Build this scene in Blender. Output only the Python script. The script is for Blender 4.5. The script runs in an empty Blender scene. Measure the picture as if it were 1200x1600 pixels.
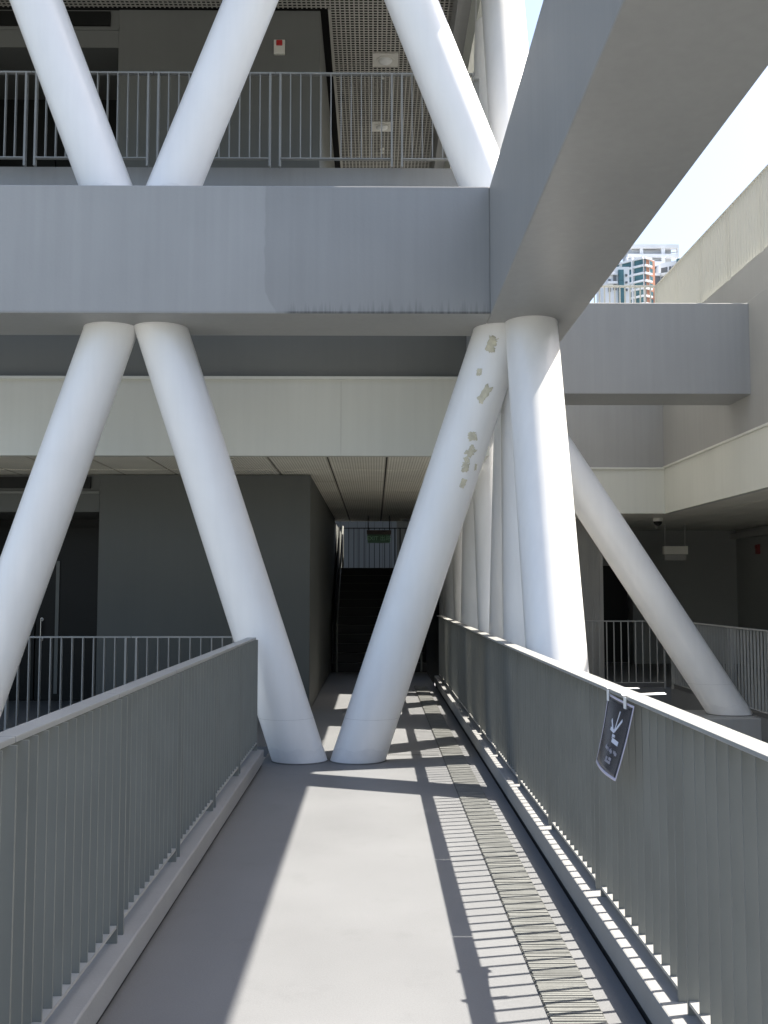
import bpy, bmesh, math, random
from mathutils import Vector, Matrix
random.seed(7)
S = bpy.context.scene
COL = S.collection
R = math.radians

# ------------------------------------------------------------------ camera
cd = bpy.data.cameras.new('camera'); cam = bpy.data.objects.new('camera', cd); COL.objects.link(cam)
cam.location = (0, 0, 1.6)
cam.rotation_euler = (R(90) + math.atan(120/1600), 0, -math.atan(15/1600))
cd.sensor_fit = 'VERTICAL'; cd.sensor_height = 36; cd.lens = 36
cd.clip_start = .05; cd.clip_end = 3000
S.camera = cam

# ------------------------------------------------------------------ light
SUN = Vector((.59, .136, 1)).normalized()
EL = math.asin(SUN.z); AZ = math.atan2(SUN.x, SUN.y)
w = bpy.data.worlds.new('World'); S.world = w; w.use_nodes = True
nt = w.node_tree; sky = nt.nodes.new('ShaderNodeTexSky'); sky.sky_type = 'NISHITA'; sky.sun_disc = False
sky.sun_elevation = EL; sky.sun_rotation = AZ
sky.air_density = 1.0; sky.dust_density = 3.6; sky.ozone_density = 1.0
bg = nt.nodes['Background']; bg.inputs['Strength'].default_value = .118
nt.links.new(sky.outputs[0], bg.inputs[0])
sd = bpy.data.lights.new('sun', 'SUN'); sd.energy = 5.0; sd.angle = R(.55); sd.color = (1, .925, .82)
so = bpy.data.objects.new('sun', sd); COL.objects.link(so); so.location = (20, 5, 40)
so.rotation_euler = SUN.to_track_quat('Z', 'Y').to_euler()
S.view_settings.view_transform = 'Standard'; S.view_settings.look = 'None'
S.view_settings.gamma = 1; S.view_settings.use_curve_mapping = False
S.view_settings.exposure = 1.56
S.cycles.max_bounces = 10; S.cycles.diffuse_bounces = 6

# ------------------------------------------------------------------ materials
def mat(name, col, rough=.55, var=.06, scale=2.5, bump=.0, bscale=60, streak=0, spec=.4, metal=0, speck=0, stain=0):
    m = bpy.data.materials.new(name); m.use_nodes = True
    n = m.node_tree.nodes; l = m.node_tree.links; b = n['Principled BSDF']
    b.inputs['Roughness'].default_value = rough; b.inputs['Specular IOR Level'].default_value = spec
    b.inputs['Metallic'].default_value = metal
    geo = n.new('ShaderNodeNewGeometry')
    val = None
    def mulc(a, fac):      # multiply running value
        nonlocal val
        if val is None: val = a
        else:
            q = n.new('ShaderNodeMath'); q.operation = 'MULTIPLY'; l.new(val, q.inputs[0]); l.new(a, q.inputs[1]); val = q.outputs[0]
    def noise(vec, sc, det, amp):
        t = n.new('ShaderNodeTexNoise'); t.inputs['Scale'].default_value = sc; t.inputs['Detail'].default_value = det
        l.new(vec, t.inputs['Vector'])
        r = n.new('ShaderNodeMapRange'); r.inputs[1].default_value = .3; r.inputs[2].default_value = .7
        r.inputs[3].default_value = 1-amp; r.inputs[4].default_value = 1+amp
        l.new(t.outputs['Fac'], r.inputs[0]); return r.outputs[0]
    if var: mulc(noise(geo.outputs['Position'], scale, 5, var), 1)
    if speck: mulc(noise(geo.outputs['Position'], 140, 2, speck), 1)
    if stain:
        t = n.new('ShaderNodeTexNoise'); t.inputs['Scale'].default_value = 3.2; t.inputs['Detail'].default_value = 8; t.inputs['Roughness'].default_value = .7
        l.new(geo.outputs['Position'], t.inputs['Vector'])
        r = n.new('ShaderNodeMapRange'); r.inputs[1].default_value = .56; r.inputs[2].default_value = .72; r.inputs[3].default_value = 1; r.inputs[4].default_value = 1-stain
        l.new(t.outputs['Fac'], r.inputs[0]); mulc(r.outputs[0], 1)
    if streak:
        mp = n.new('ShaderNodeMapping'); mp.inputs['Scale'].default_value = (9, 9, .35)
        l.new(geo.outputs['Position'], mp.inputs['Vector']); mulc(noise(mp.outputs[0], 1.6, 5, streak), 1)
    rgb = n.new('ShaderNodeRGB'); rgb.outputs[0].default_value = (*col, 1)
    out = rgb.outputs[0]
    if val is not None:
        vm = n.new('ShaderNodeVectorMath'); vm.operation = 'SCALE'
        l.new(out, vm.inputs[0]); l.new(val, vm.inputs['Scale']); out = vm.outputs[0]
    l.new(out, b.inputs['Base Color'])
    if bump:
        t = n.new('ShaderNodeTexNoise'); t.inputs['Scale'].default_value = bscale; t.inputs['Detail'].default_value = 4
        l.new(geo.outputs['Position'], t.inputs['Vector'])
        bp = n.new('ShaderNodeBump'); bp.inputs['Strength'].default_value = bump; bp.inputs['Distance'].default_value = .01
        l.new(t.outputs['Fac'], bp.inputs['Height']); l.new(bp.outputs[0], b.inputs['Normal'])
    m['out'] = 0
    return m

M = {}
M['floor'] = mat('grey_floor_coating', (.157, .163, .169), .55, .065, 1.2, .12, 220, spec=.3, speck=.06, stain=.09)
M['kerb'] = mat('grey_kerb_paint', (.25, .255, .255), .6, .07, 3, .1, 90)
M['dark'] = mat('dark_gap', (.03, .03, .03), .9, .1)
M['beam'] = mat('grey_beam_paint', (.285, .29, .288), .42, .04, 1.1, .10, 35, streak=.032)
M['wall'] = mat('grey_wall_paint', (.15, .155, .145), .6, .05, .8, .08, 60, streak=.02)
M['lowwall'] = mat('shade_darkened_wall_paint', (.092, .097, .09), .6, .06, .8, .08, 60, streak=.02)  # wall paint made darker to carry the lower corridor's deeper shade
M['band'] = mat('dark_grey_band_paint', (.15, .155, .14), .6, .05, .8, .08, 60, streak=.02)
M['rwall'] = mat('light_grey_wall_paint', (.33, .332, .318), .6, .05, .8, .08, 60, streak=.03)
M['white'] = mat('white_pillar_paint', (.80, .80, .79), .30, .03, 1.7, .05, 14, streak=.018, spec=.5)
M['collar'] = mat('rough_white_paint', (.76, .76, .755), .5, .05, 9, .2, 60)
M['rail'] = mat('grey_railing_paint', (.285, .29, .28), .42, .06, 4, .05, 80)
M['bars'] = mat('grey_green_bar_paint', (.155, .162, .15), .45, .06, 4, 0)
M['backbars'] = mat('light_grey_bar_paint', (.29, .30, .295), .45, .06, 4, 0)
M['cream'] = mat('cream_panel', (.60, .61, .555), .5, .03, .7, 0, streak=.02)
M['creamrail'] = mat('cream_railing_paint', (.45, .45, .405), .5, .012, 2, 0)
M['ceil'] = mat('cream_ceiling_panel', (.82, .80, .70), .5, .05, 2, 0)
M['ceilbase'] = mat('ceiling_panel_base', (.60, .57, .48), .6, .05, 2, 0)  # darker tone between the ribs, so the rib lines show
M['backing'] = mat('brown_grey_backing', (.06, .058, .05), .8, .1)
M['owgrey'] = mat('joint_sealant', (.22, .22, .20), .8, .1)
M['seam'] = mat('weld_seam_grey', (.58, .58, .57), .5, .1, 9)
M['sealant'] = mat('foot_sealant', (.16, .16, .155), .7, .2, 20, .3, 60)
M['innerwall'] = mat('shaded_inner_wall', (.27, .28, .27), .6, .05, .8)
M['grid'] = mat('grey_cell_ceiling', (.40, .39, .35), .5, .05, 2, 0)
M['black'] = mat('black_void', (.012, .012, .012), .9, 0)
M['door'] = mat('dark_door', (.012, .013, .012), .45, .1, 3, 0, spec=.2)
M['steel'] = mat('brushed_steel', (.55, .55, .55), .25, .05, 9, 0, metal=1)
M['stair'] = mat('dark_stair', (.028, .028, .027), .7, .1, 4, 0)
M['nosing'] = mat('stair_nosing', (.14, .14, .13), .6, .1, 4, 0)
M['plate'] = mat('lamp_plate', (.62, .61, .56), .5, .03, 3, 0)
M['glass_lamp'] = mat('frosted_lamp_glass', (.75, .76, .74), .25, .02, 3, 0)
M['red'] = mat('red_plastic', (.45, .03, .03), .35, .05, 5, 0)
M['dred'] = mat('dull_red_plastic', (.16, .02, .02), .4, .05, 5, 0)
M['offwhite'] = mat('off_white_plastic', (.7, .69, .62), .4, .03, 5, 0)
M['green'] = mat('green_sign_panel', (.10, .26, .15), .35, .05, 8, 0)
M['lgreen'] = mat('sign_letters', (.28, .62, .40), .4, .03, 8, 0)
M['signbox'] = mat('sign_housing', (.12, .10, .08), .5, .05, 8, 0)
M['tape'] = mat('old_tape', (.58, .55, .43), .7, .15, 22, .2, 80)
M['signblk'] = mat('black_sign_sheet', (.022, .02, .028), .18, .15, 12, 0, spec=.6)
M['signedge'] = mat('clear_sleeve_edge', (.62, .58, .68), .3, .05, 8, 0)
M['signwhite'] = mat('white_print', (.72, .74, .82), .4, .04, 8, 0)
M['signgrey'] = mat('grey_print', (.30, .29, .33), .4, .1, 20, 0)
M['wtape'] = mat('white_tape', (.82, .82, .80), .4, .03, 8, 0)
M['grate'] = mat('grate_bars', (.148, .154, .148), .6, .12, 7, .3, 60)
M['channel'] = mat('drain_channel', (.075, .077, .072), .9, .1)
M['ground'] = mat('lower_ground_concrete', (.185, .19, .18), .8, .12, .6, .2, 30)
M['bluewhite'] = mat('pale_wall_panel', (.20, .225, .25), .5, .04, 1, 0)
M['towerwhite'] = mat('tower_white_concrete', (.68, .70, .72), .7, .05, .15, 0)
M['towergrey'] = mat('tower_grey_wall', (.46, .47, .48), .7, .06, .15, 0)
M['towerorange'] = mat('tower_orange_tile', (.42, .20, .13), .7, .08, .3, 0)
M['towerteal'] = mat('tower_teal_glass', (.06, .14, .16), .15, .25, .3, 0)
M['towerdark'] = mat('tower_dark_recess', (.12, .13, .14), .5, .1, .3, 0)

# front cross beam: older paint right of a patch border, grime along its lower edge
def beam_mat():
    m = M['beam'].copy(); m.name = 'stained_beam_paint'
    n = m.node_tree.nodes; l = m.node_tree.links; b = n['Principled BSDF']
    src = b.inputs['Base Color'].links[0].from_socket
    geo = n.new('ShaderNodeNewGeometry'); sep = n.new('ShaderNodeSeparateXYZ'); l.new(geo.outputs['Position'], sep.inputs[0])
    def math_(op, a, bb, cl=False):
        q = n.new('ShaderNodeMath'); q.operation = op; q.use_clamp = cl
        for i, v in enumerate((a, bb)):
            if isinstance(v, (int, float)): q.inputs[i].default_value = v
            else: l.new(v, q.inputs[i])
        return q.outputs[0]
    def rng(v, a, bb, c, d):
        r = n.new('ShaderNodeMapRange'); l.new(v, r.inputs[0])
        for i, x in enumerate((a, bb, c, d)): r.inputs[i+1].default_value = x
        return r.outputs[0]
    wob = n.new('ShaderNodeTexNoise'); wob.inputs['Scale'].default_value = 5; l.new(geo.outputs['Position'], wob.inputs['Vector'])
    xx = math_('ADD', sep.outputs[0], math_('MULTIPLY', math_('SUBTRACT', wob.outputs['Fac'], .5), .06))
    # border slides right near the bottom
    low = rng(sep.outputs[2], 4.30, 4.12, 0, .10)
    xx = math_('SUBTRACT', xx, low)
    patch = rng(xx, -1.012, -.995, 1.06, .90)
    vec = n.new('ShaderNodeMapping'); vec.inputs['Scale'].default_value = (26, 1, .5); l.new(geo.outputs['Position'], vec.inputs[0])
    st = n.new('ShaderNodeTexNoise'); st.inputs['Scale'].default_value = 1.5; st.inputs['Detail'].default_value = 6; l.new(vec.outputs[0], st.inputs['Vector'])
    reach = rng(st.outputs['Fac'], .42, .75, .02, .22)
    h = math_('SUBTRACT', sep.outputs[2], 4.1)
    g = math_('SUBTRACT', 1, math_('DIVIDE', h, reach), True)
    g = math_('MULTIPLY', g, rng(xx, -.93, -.86, 0, 1))
    g = math_('MULTIPLY', g, rng(st.outputs['Fac'], .35, .65, .2, .75))
    nsep = n.new('ShaderNodeSeparateXYZ'); l.new(geo.outputs['Normal'], nsep.inputs[0]); front = rng(nsep.outputs[1], -.5, -.7, 0, 1)
    edge = math_('MULTIPLY', rng(sep.outputs[2], 4.118, 4.128, .55, 0), rng(xx, -.93, -.86, .3, 1))
    dark = math_('SUBTRACT', 1, math_('MULTIPLY', math_('MULTIPLY', math_('ADD', math_('MULTIPLY', g, .5), edge, True), .8), front))
    patch = math_('ADD', 1, math_('MULTIPLY', math_('SUBTRACT', patch, 1), front))
    f = math_('MULTIPLY', patch, dark)
    vm = n.new('ShaderNodeVectorMath'); vm.operation = 'SCALE'; l.new(src, vm.inputs[0]); l.new(f, vm.inputs['Scale'])
    l.new(vm.outputs[0], b.inputs['Base Color'])
    return m
M['beamstain'] = beam_mat()

# ------------------------------------------------------------------ builders
class MB:
    def __init__(s): s.bm = bmesh.new()
    def box(s, a, b):
        x0, y0, z0 = a; x1, y1, z1 = b
        v = [s.bm.verts.new(p) for p in ((x0,y0,z0),(x1,y0,z0),(x1,y1,z0),(x0,y1,z0),(x0,y0,z1),(x1,y0,z1),(x1,y1,z1),(x0,y1,z1))]
        for f in ((0,3,2,1),(4,5,6,7),(0,1,5,4),(1,2,6,5),(2,3,7,6),(3,0,4,7)): s.bm.faces.new([v[i] for i in f])
        return s
    def poly(s, pts, d):                      # extrude polygon by vector d
        d = Vector(d); a = [s.bm.verts.new(p) for p in pts]; b = [s.bm.verts.new(Vector(p)+d) for p in pts]
        s.bm.faces.new(a); s.bm.faces.new(b[::-1])
        for i in range(len(a)): j = (i+1) % len(a); s.bm.faces.new((a[j], a[i], b[i], b[j]))
        return s
    def cyl(s, p0, p1, r, n=16, r1=None):
        p0 = Vector(p0); p1 = Vector(p1); d = (p1-p0).normalized(); r1 = r if r1 is None else r1
        u = d.orthogonal().normalized(); v = d.cross(u)
        A = []; B = []
        for i in range(n):
            t = 2*math.pi*i/n; e = u*math.cos(t)+v*math.sin(t)
            A.append(s.bm.verts.new(p0+e*r)); B.append(s.bm.verts.new(p1+e*r1))
        for i in range(n):
            j = (i+1) % n; f = s.bm.faces.new((A[i], A[j], B[j], B[i])); f.smooth = True
        for rg in (A, B):
            f = s.bm.faces.new(rg)
            for ed in f.edges: ed.smooth = False
        return s
    def dome(s, c, r, flat=1, n=20, m=6, down=True):
        c = Vector(c); prev = None
        for k in range(m+1):
            a = math.pi/2*k/m; rr = r*math.cos(a); z = r*flat*math.sin(a)*(-1 if down else 1)
            if k == m: ring = [s.bm.verts.new(c+Vector((0,0,z)))]
            else: ring = [s.bm.verts.new(c+Vector((rr*math.cos(2*math.pi*i/n), rr*math.sin(2*math.pi*i/n), z))) for i in range(n)]
            if prev:
                for i in range(n):
                    j = (i+1) % n
                    f = s.bm.faces.new((prev[i], prev[j], ring[j], ring[i]) if len(ring) > 1 else (prev[i], prev[j], ring[0])); f.smooth = True
            prev = ring
        return s
    def build(s, name, m, parent=None, bevel=0, loc=None):
        bmesh.ops.recalc_face_normals(s.bm, faces=s.bm.faces)
        me = bpy.data.meshes.new(name); s.bm.to_mesh(me); s.bm.free()
        me.materials.append(M[m] if isinstance(m, str) else m)
        o = bpy.data.objects.new(name, me); COL.objects.link(o)
        if parent: o.parent = parent
        if loc: o.location = loc
        if bevel:
            bv = o.modifiers.new('bevel', 'BEVEL'); bv.width = bevel; bv.segments = 2; bv.limit_method = 'ANGLE'
        return o
def box(name, m, a, b, parent=None, bevel=0): return MB().box(a, b).build(name, m, parent, bevel)
def tag(o, label=None, cat=None, group=None, kind=None):
    if label: o['label'] = label
    if cat: o['category'] = cat
    if group: o['group'] = group
    if kind: o['kind'] = kind
    return o
def empty(name, loc=(0,0,0), rz=0, **k):
    o = bpy.data.objects.new(name, None); COL.objects.link(o); o.location = loc; o.rotation_euler = (0,0,rz); o.empty_display_size = .2
    return tag(o, **k)
def dup(o, parent, loc):
    c = o.copy(); COL.objects.link(c); c.parent = parent; c.location = loc; return c

# ------------------------------------------------------------------ setting
tag(MB().box((-400,-400,-6.2),(500,900,-6)).build('ground','ground'), 'grey concrete ground far below the walkway', 'ground', kind='structure')

wk = tag(box('walkway','floor',(-1.035,-4,-.25),(1.005,10.6,0)), 'smooth grey coated walkway floor striped by sun and railing shadows', 'walkway', kind='structure')
def kerb(s, y0, y1):
    k = MB()
    x0, x1 = sorted((s*1.0, s*1.225)); k.box((x0, y0, .035), (x1, y1, .15))
    o = k.build('kerb', 'kerb', wk, bevel=.008)
    x0, x1 = sorted((s*1.02, s*1.2)); q = MB(); q.box((x0, y0, -.2), (x1, y1, .036)); q.build('kerb_recess', 'dark', o)
kerb(1, -4, 17.3)
kl = kerb(-1, -4, 9.42)
fl = tag(box('floor','floor',(-12,11.38,-.3),(-.85,15.3,-.006)), 'grey corridor floor behind the left railing', 'floor', kind='structure')
fl = tag(box('floor','floor',(-1.7,10.6,-.3),(1.005,19.9,-.003)), 'grey corridor floor leading to the dark staircase', 'floor', kind='structure')
fl = tag(box('floor','floor',(4.85,4,-.3),(12,32,-.004)), 'grey floor of the right wing under its ceiling', 'floor', kind='structure')
fl = tag(box('floor','floor',(1.9,16.85,-.3),(4.85,32,-.005)), 'grey floor behind the far railing of the courtyard', 'floor', kind='structure')

# drain grate along the walkway
g = empty('drain_grate', (0,0,0), label='long ribbed beige grey drain grate set along the right of the walkway floor', cat='drain')
MB().box((.652,1,.001),(.862,17,.004)).build('channel','channel',g)
q = MB(); y = 1.0
while y < 17:
    wv = .0155+random.uniform(-.0015,.0015); o_ = random.uniform(-.002,.002)
    q.box((.657+o_,y,.0045),(.857+o_,y+wv,.010+random.uniform(-.001,.0015))); y += .0215
q.build('grate_bar','grate',g)
# dotted floor joint
q = MB()
for i in range(34): q.box((-.05+i*.02,10.02,.001),(-.05+i*.02+.011,10.034,.004))
tag(q.build('floor_joint','dark'), 'dotted dark joint across the floor beside the V shaped pillar foot', 'floor joint')

# ------------------------------------------------------------------ beams
Z0, Z1 = 4.1, 5.3
def beam(a, b, label, m='beam', name='concrete_beam'):
    return tag(box(name, m, a, b, bevel=.012), label, 'beam')
beam((-14,9.18,Z0),(1.062,10.0,Z1), 'grey front cross beam with a lighter paint patch on its left and grime along its lower edge', 'beamstain')
beam((1.06,-3.5,Z0),(1.89,32,Z1+.002), 'huge grey overhead beam running from the upper right corner over the right railing')
beam((1.888,13.0,Z0+.002),(4.87,13.83,Z1-.002), 'grey short beam at the right between the big overhead beam and the right wing wall')
beam((-14,9.18,-1.3),(-1.04,10.02,-.012), 'grey lower cross beam left of the walkway below the slanted pillars')
beam((1.23,-3,-1.3),(1.9,17.0,-.014), 'grey lower beam just outside the right railing under the big white pillar')
beam((1.9,12.95,-1.3),(4.86,13.85,-.02), 'grey low beam carrying the foot of the right slanted pillar')
beam((-14,9.18,9.1),(1.06,10.0,10.3), 'grey unseen upper cross beam, there only for shade above the upper slanted pillars')  # out of view, put in only for the shade it casts
beam((1.06,5,9.1),(1.89,32,10.302), 'grey unseen upper beam, there only for shade above the tall white pillars at right')  # unseen side beam, likewise placed only for its shade
tag(box('shade_block','beam',(-14,9.2,10.31),(1.88,32,15)), 'grey unseen block added for shade above the upper slanted pillars', 'building')  # solid block out of view, added to keep sun off the upper pillars

# ------------------------------------------------------------------ pillars
RP = .245
def horiz_tube(bm, p0, p1, r, n=56, seg=6):
    p0 = Vector(p0); p1 = Vector(p1); d = (p1-p0).normalized()
    u = Vector((0,1,0)) if abs(d.y) < .3 else Vector((1,0,0))
    u = (u - d*u.dot(d)).normalized(); v = d.cross(u); rings = []
    for k in range(seg+1):
        c = p0.lerp(p1, k/seg); ring = []
        for i in range(n):
            t = 2*math.pi*i/n; e = (u*math.cos(t)+v*math.sin(t))*r
            e = e - d*(e.z/d.z); ring.append(bm.verts.new(c+e))
        rings.append(ring)
    for a, b in zip(rings, rings[1:]):
        for i in range(n):
            j = (i+1) % n; f = bm.faces.new((a[i],a[j],b[j],b[i])); f.smooth = True
    if seg > 1:
        for rg in (rings[0], rings[-1]):
            f = bm.faces.new(rg)
            for ed in f.edges: ed.smooth = False
def pillar(p0, p1, label, group, collar=True):
    q = MB(); d = (Vector(p1)-Vector(p0)); d = d/d.z
    horiz_tube(q.bm, Vector(p0)-d*.015, Vector(p1)+d*.015, RP)
    o = tag(q.build('slanted_pillar','white'), label, 'pillar', group)
    if collar:
        c = MB(); horiz_tube(c.bm, Vector(p0)-d*.01, Vector(p0)+d*.13, RP+.0012, n=90, seg=1)
        for k, v in enumerate(c.bm.verts):
            if v.co.z > .05: v.co += d*(.014*math.sin(k*.42)+.005*math.sin(k*1.7+1))
        c.build('foot_collar','collar',o)
        if p0[2] < 3:
            c = MB(); horiz_tube(c.bm, Vector(p0)+d*.40, Vector(p0)+d*.403, RP+.0015, seg=1); c.build('weld_seam','seam',o)
        c = MB(); horiz_tube(c.bm, Vector(p0)-d*.01, Vector(p0)+d*.012, RP+.007, seg=1); c.build('foot_sealant','sealant',o)
        c = MB(); horiz_tube(c.bm, Vector(p1)-d*.016, Vector(p1)+d*.01, RP+.003, seg=1); c.build('head_collar','collar',o)
    return o
GL = 'slanted white pillars of the lower storey'; GU = 'slanted white pillars of the upper storey'
PY = 9.72
pillar((-3.90,PY,-.01),(-2.53,PY,Z0), 'white slanted pillar at the left edge of the photo, leaning right to the front beam', GL)
pillar((-.695,PY,0),(-2.055,PY,Z0), 'white slanted pillar, left leg of the V standing on the walkway', GL)
R1 = pillar((-.155,PY,0),(1.215,PY,Z0), 'white slanted pillar with old tape marks, right leg of the V on the walkway', GL)
XP = 1.475
pillar((XP,7.93,-.01),(XP,9.48,Z0), 'thickest looking sunlit white pillar just behind the right railing', GL)
tag(MB().cyl((XP,9.84,-.02),(XP,9.84,Z0+.01),RP,56).build('vertical_pillar','white'), 'upright white pillar hidden close behind the sunlit one', 'pillar')
zz = [((XP,11.35),(XP,10.2)),((XP,11.85),(XP,13.1)),((XP,15.0),(XP,13.75)),((XP,15.5),(XP,16.75)),((XP,18.65),(XP,17.4)),((XP,19.15),(XP,20.4))]
zl = ['shaded white pillar second behind the sunlit pillar, leaning toward the viewer at its top',
      'white pillar with a thin sunlit rim behind the taped pillar',
      'narrow looking white pillar right of the taped pillar above the far railing end',
      'next white pillar deeper in the row along the corridor',
      'distant white pillar of the corridor row near the stairs',
      'farthest white pillar of the corridor row beside the stairs']
for ((a,b),(c,d)), lb in zip(zz, zl): pillar((a,b,-.01),(c,d,Z0), lb, GL, False)
pillar((4.62,13.4,-.022),(1.96,13.4,Z0+.002), 'white slanted pillar standing in the right courtyard, leaning left', GL)
du = .385*3.8
pillar((-2.535,PY,Z1),(-2.535-du,PY,9.1), 'white upper pillar at top left leaning left on the front beam', GU)
pillar((-2.03,PY,Z1),(-2.03+du,PY,9.1), 'white upper pillar leaning right from the same foot on the front beam', GU)
pillar((1.17,PY,Z1),(1.17-du,PY,9.1), 'partly sunlit white upper pillar leaning left from the corner of the two beams', GU)
pillar((XP,10.15,Z1),(XP,10.15+du,9.1), 'bright sunlit white upper pillar leaning away above the corner of the beams', GU)
pillar((XP,13.3,Z1),(XP,13.3-du,9.1), 'cream looking upper pillar behind the bright corner pillars', GU, False)
pillar((XP,13.85,Z1),(XP,13.85+du,9.1), 'far upper pillar of the row along the building side', GU, False)

# old tape marks on R1
ax0 = Vector((-.155,PY,0)); ax1 = Vector((1.215,PY,Z0)); dv = (ax1-ax0).normalized()
fu = Vector((0,-1,0)); fv = dv.cross(fu)
fv = fv if fv.x > 0 else -fv
def residue(x, z, wd, ht, tilt=0, seed=0):
    rnd = random.Random(seed)
    P = ax0 + dv*((z)/dv.z); c = (Vector((x,PY,z))-P); s0 = c.dot(fv)
    t0 = z/dv.z + c.dot(dv)
    q = MB(); nx, nz = 7, 11; gv = {}
    for i in range(nx+1):
        for k in range(nz+1):
            a = (i/nx-.5)*wd; b = (k/nz-.5)*ht
            if i in (0,nx) : a += rnd.uniform(-.11,.11)*wd
            if k in (0,nz) : b += rnd.uniform(-.08,.08)*ht
            a2 = a*math.cos(tilt)-b*math.sin(tilt); b2 = a*math.sin(tilt)+b*math.cos(tilt)
            th = math.asin(max(-.98,min(.98,s0/RP))) + a2/RP
            e = fu*math.cos(th)+fv*math.sin(th)
            gv[i,k] = q.bm.verts.new(ax0+dv*(t0+b2)+e*(RP+.0022))
    for i in range(nx):
        for k in range(nz):
            if (i in (0,nx-1) or k in (0,nz-1)) and rnd.random() < .06: continue
            if rnd.random() < .015: continue
            f = q.bm.faces.new((gv[i,k],gv[i+1,k],gv[i+1,k+1],gv[i,k+1])); f.smooth = True
    o = q.build('tape_mark','tape',R1)
    sm = o.modifiers.new('solid','SOLIDIFY'); sm.thickness = .0012
for i, a in enumerate([(1.10,3.89,.085,.155,0),(.985,3.63,.05,.07,.2),(1.03,3.42,.07,.18,-.25),(.915,3.02,.08,.085,.5),(.90,2.88,.075,.11,-.4),(.845,2.73,.07,.09,.1),(.825,2.58,.055,.09,0),(.95,2.74,.03,.06,.3),(.86,2.80,.05,.06,.7)]):
    residue(*a, seed=i)

# ------------------------------------------------------------------ railings
def railing(label, p0, rz, nb, bay, H=1.14, nbar=10, zb=.15, name='railing', bm_='bars', rm='rail', capw=.1, capt=.022,
            depth=.055, th=.008, pth=.012, flip=1, botz=.10, limit=100, split=.006, group=None, capoff=0, xmax=99):
    """local +x runs along the railing; pairs of posts at every bay end, nbar blades between, cap on top"""
    root = empty(name, p0, rz, label=label, cat='railing', group=group)
    sp = bay/(nbar+2); protob = None; cnt = 0; stuff = MB(); anystuff = False
    base = zb; top = H-capt
    for b in range(nb):
        x0 = b*bay
        x1 = min(x0+bay, xmax)
        MB().box((x0+split/2,-capw/2+capoff,top),(x1-split/2,capw/2+capoff,H)).build('top_rail',rm,root,bevel=.003)
        MB().box((x0+sp*.55,-depth/2-.004,base+botz),(min(x1,x0+bay-sp*.55),depth/2+.004,base+botz+.012)).build('bottom_rail',rm,root)
        for xx in (x0+sp/2, x0+bay-sp/2):
            if xx > xmax: continue
            MB().box((xx-pth/2,-depth/2-.006,base-.02),(xx+pth/2,depth/2+.006,top+.001)).build('post',bm_,root)
        for i in range(nbar):
            xx = x0+sp*(1.5+i)
            if xx > xmax: continue
            if cnt < limit:
                if protob is None:
                    protob = MB().box((-th/2,-depth/2,base+botz+.012),(th/2,depth/2,top+.001)).build('baluster',bm_,root); protob.location = (xx,0,0)
                else: dup(protob, root, (xx,0,0))
                cnt += 1
            else:
                stuff.box((xx-th/2,-depth/2,base+botz+.012),(xx+th/2,depth/2,top+.001)); anystuff = True
    if anystuff: tag(stuff.build('baluster',bm_,root), kind='stuff')
    else: stuff.bm.free()
    return root
# right walkway railing (from the viewer forward), left walkway railing
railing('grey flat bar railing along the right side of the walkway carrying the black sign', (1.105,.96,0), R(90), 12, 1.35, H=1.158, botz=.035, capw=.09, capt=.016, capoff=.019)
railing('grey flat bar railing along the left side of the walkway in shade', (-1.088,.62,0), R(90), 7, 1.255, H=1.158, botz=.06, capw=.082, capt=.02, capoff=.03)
# back railings
railing('light grey thin bar railing on the lower floor behind the left slanted pillars', (-9.72,11.36,0), 0, 6, 1.41, xmax=8.25, H=1.08, zb=.0, bm_='backbars', rm='backbars', capw=.05, capt=.018, depth=.05, th=.0105, pth=.022, botz=.07)
railing('light grey thin bar railing on the upper floor under the cell ceiling', (-9.545,11.42,6.46), 0, 8, 1.40, xmax=10.7, H=1.075, zb=-.02, bm_='backbars', rm='backbars', capw=.06, capt=.02, depth=.05, th=.0105, pth=.022, botz=.07)
railing('grey railing along the upper floor side beside the bright pillars', (1.19,11.5,6.46), R(90), 9, 1.33, H=1.075, zb=-.02, bm_='backbars', rm='backbars', capw=.06, capt=.02, depth=.05, th=.0105, pth=.022, botz=.07)
railing('light grey railing across the far side of the right courtyard', (1.98,16.82,0), 0, 2, 1.41, H=1.08, zb=0, bm_='backbars', rm='backbars', capw=.05, capt=.018, depth=.026, th=.013, pth=.022, botz=.07)
railing('light grey railing along the right wing floor behind the courtyard pillar', (4.84,5.5,0), R(90), 8, 1.41, H=1.09, zb=0, bm_='backbars', rm='backbars', capw=.05, capt=.018, depth=.026, th=.013, pth=.022, botz=.07)
railing('cream close barred railing rising at the upper right against the sky', (5.55,6.0,6.35), R(90), 10, 1.36, H=1.19, zb=0, bm_='creamrail', rm='creamrail', capw=.08, capt=.02, depth=.085, th=.012, pth=.02, botz=.03)
railing('cream thin barred railing in front of the distant towers', (1.95,19.62,6.35), 0, 3, 1.2, H=1.17, zb=0, bm_='creamrail', rm='creamrail', capw=.06, capt=.03, depth=.05, th=.016, pth=.02, botz=.03)

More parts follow.
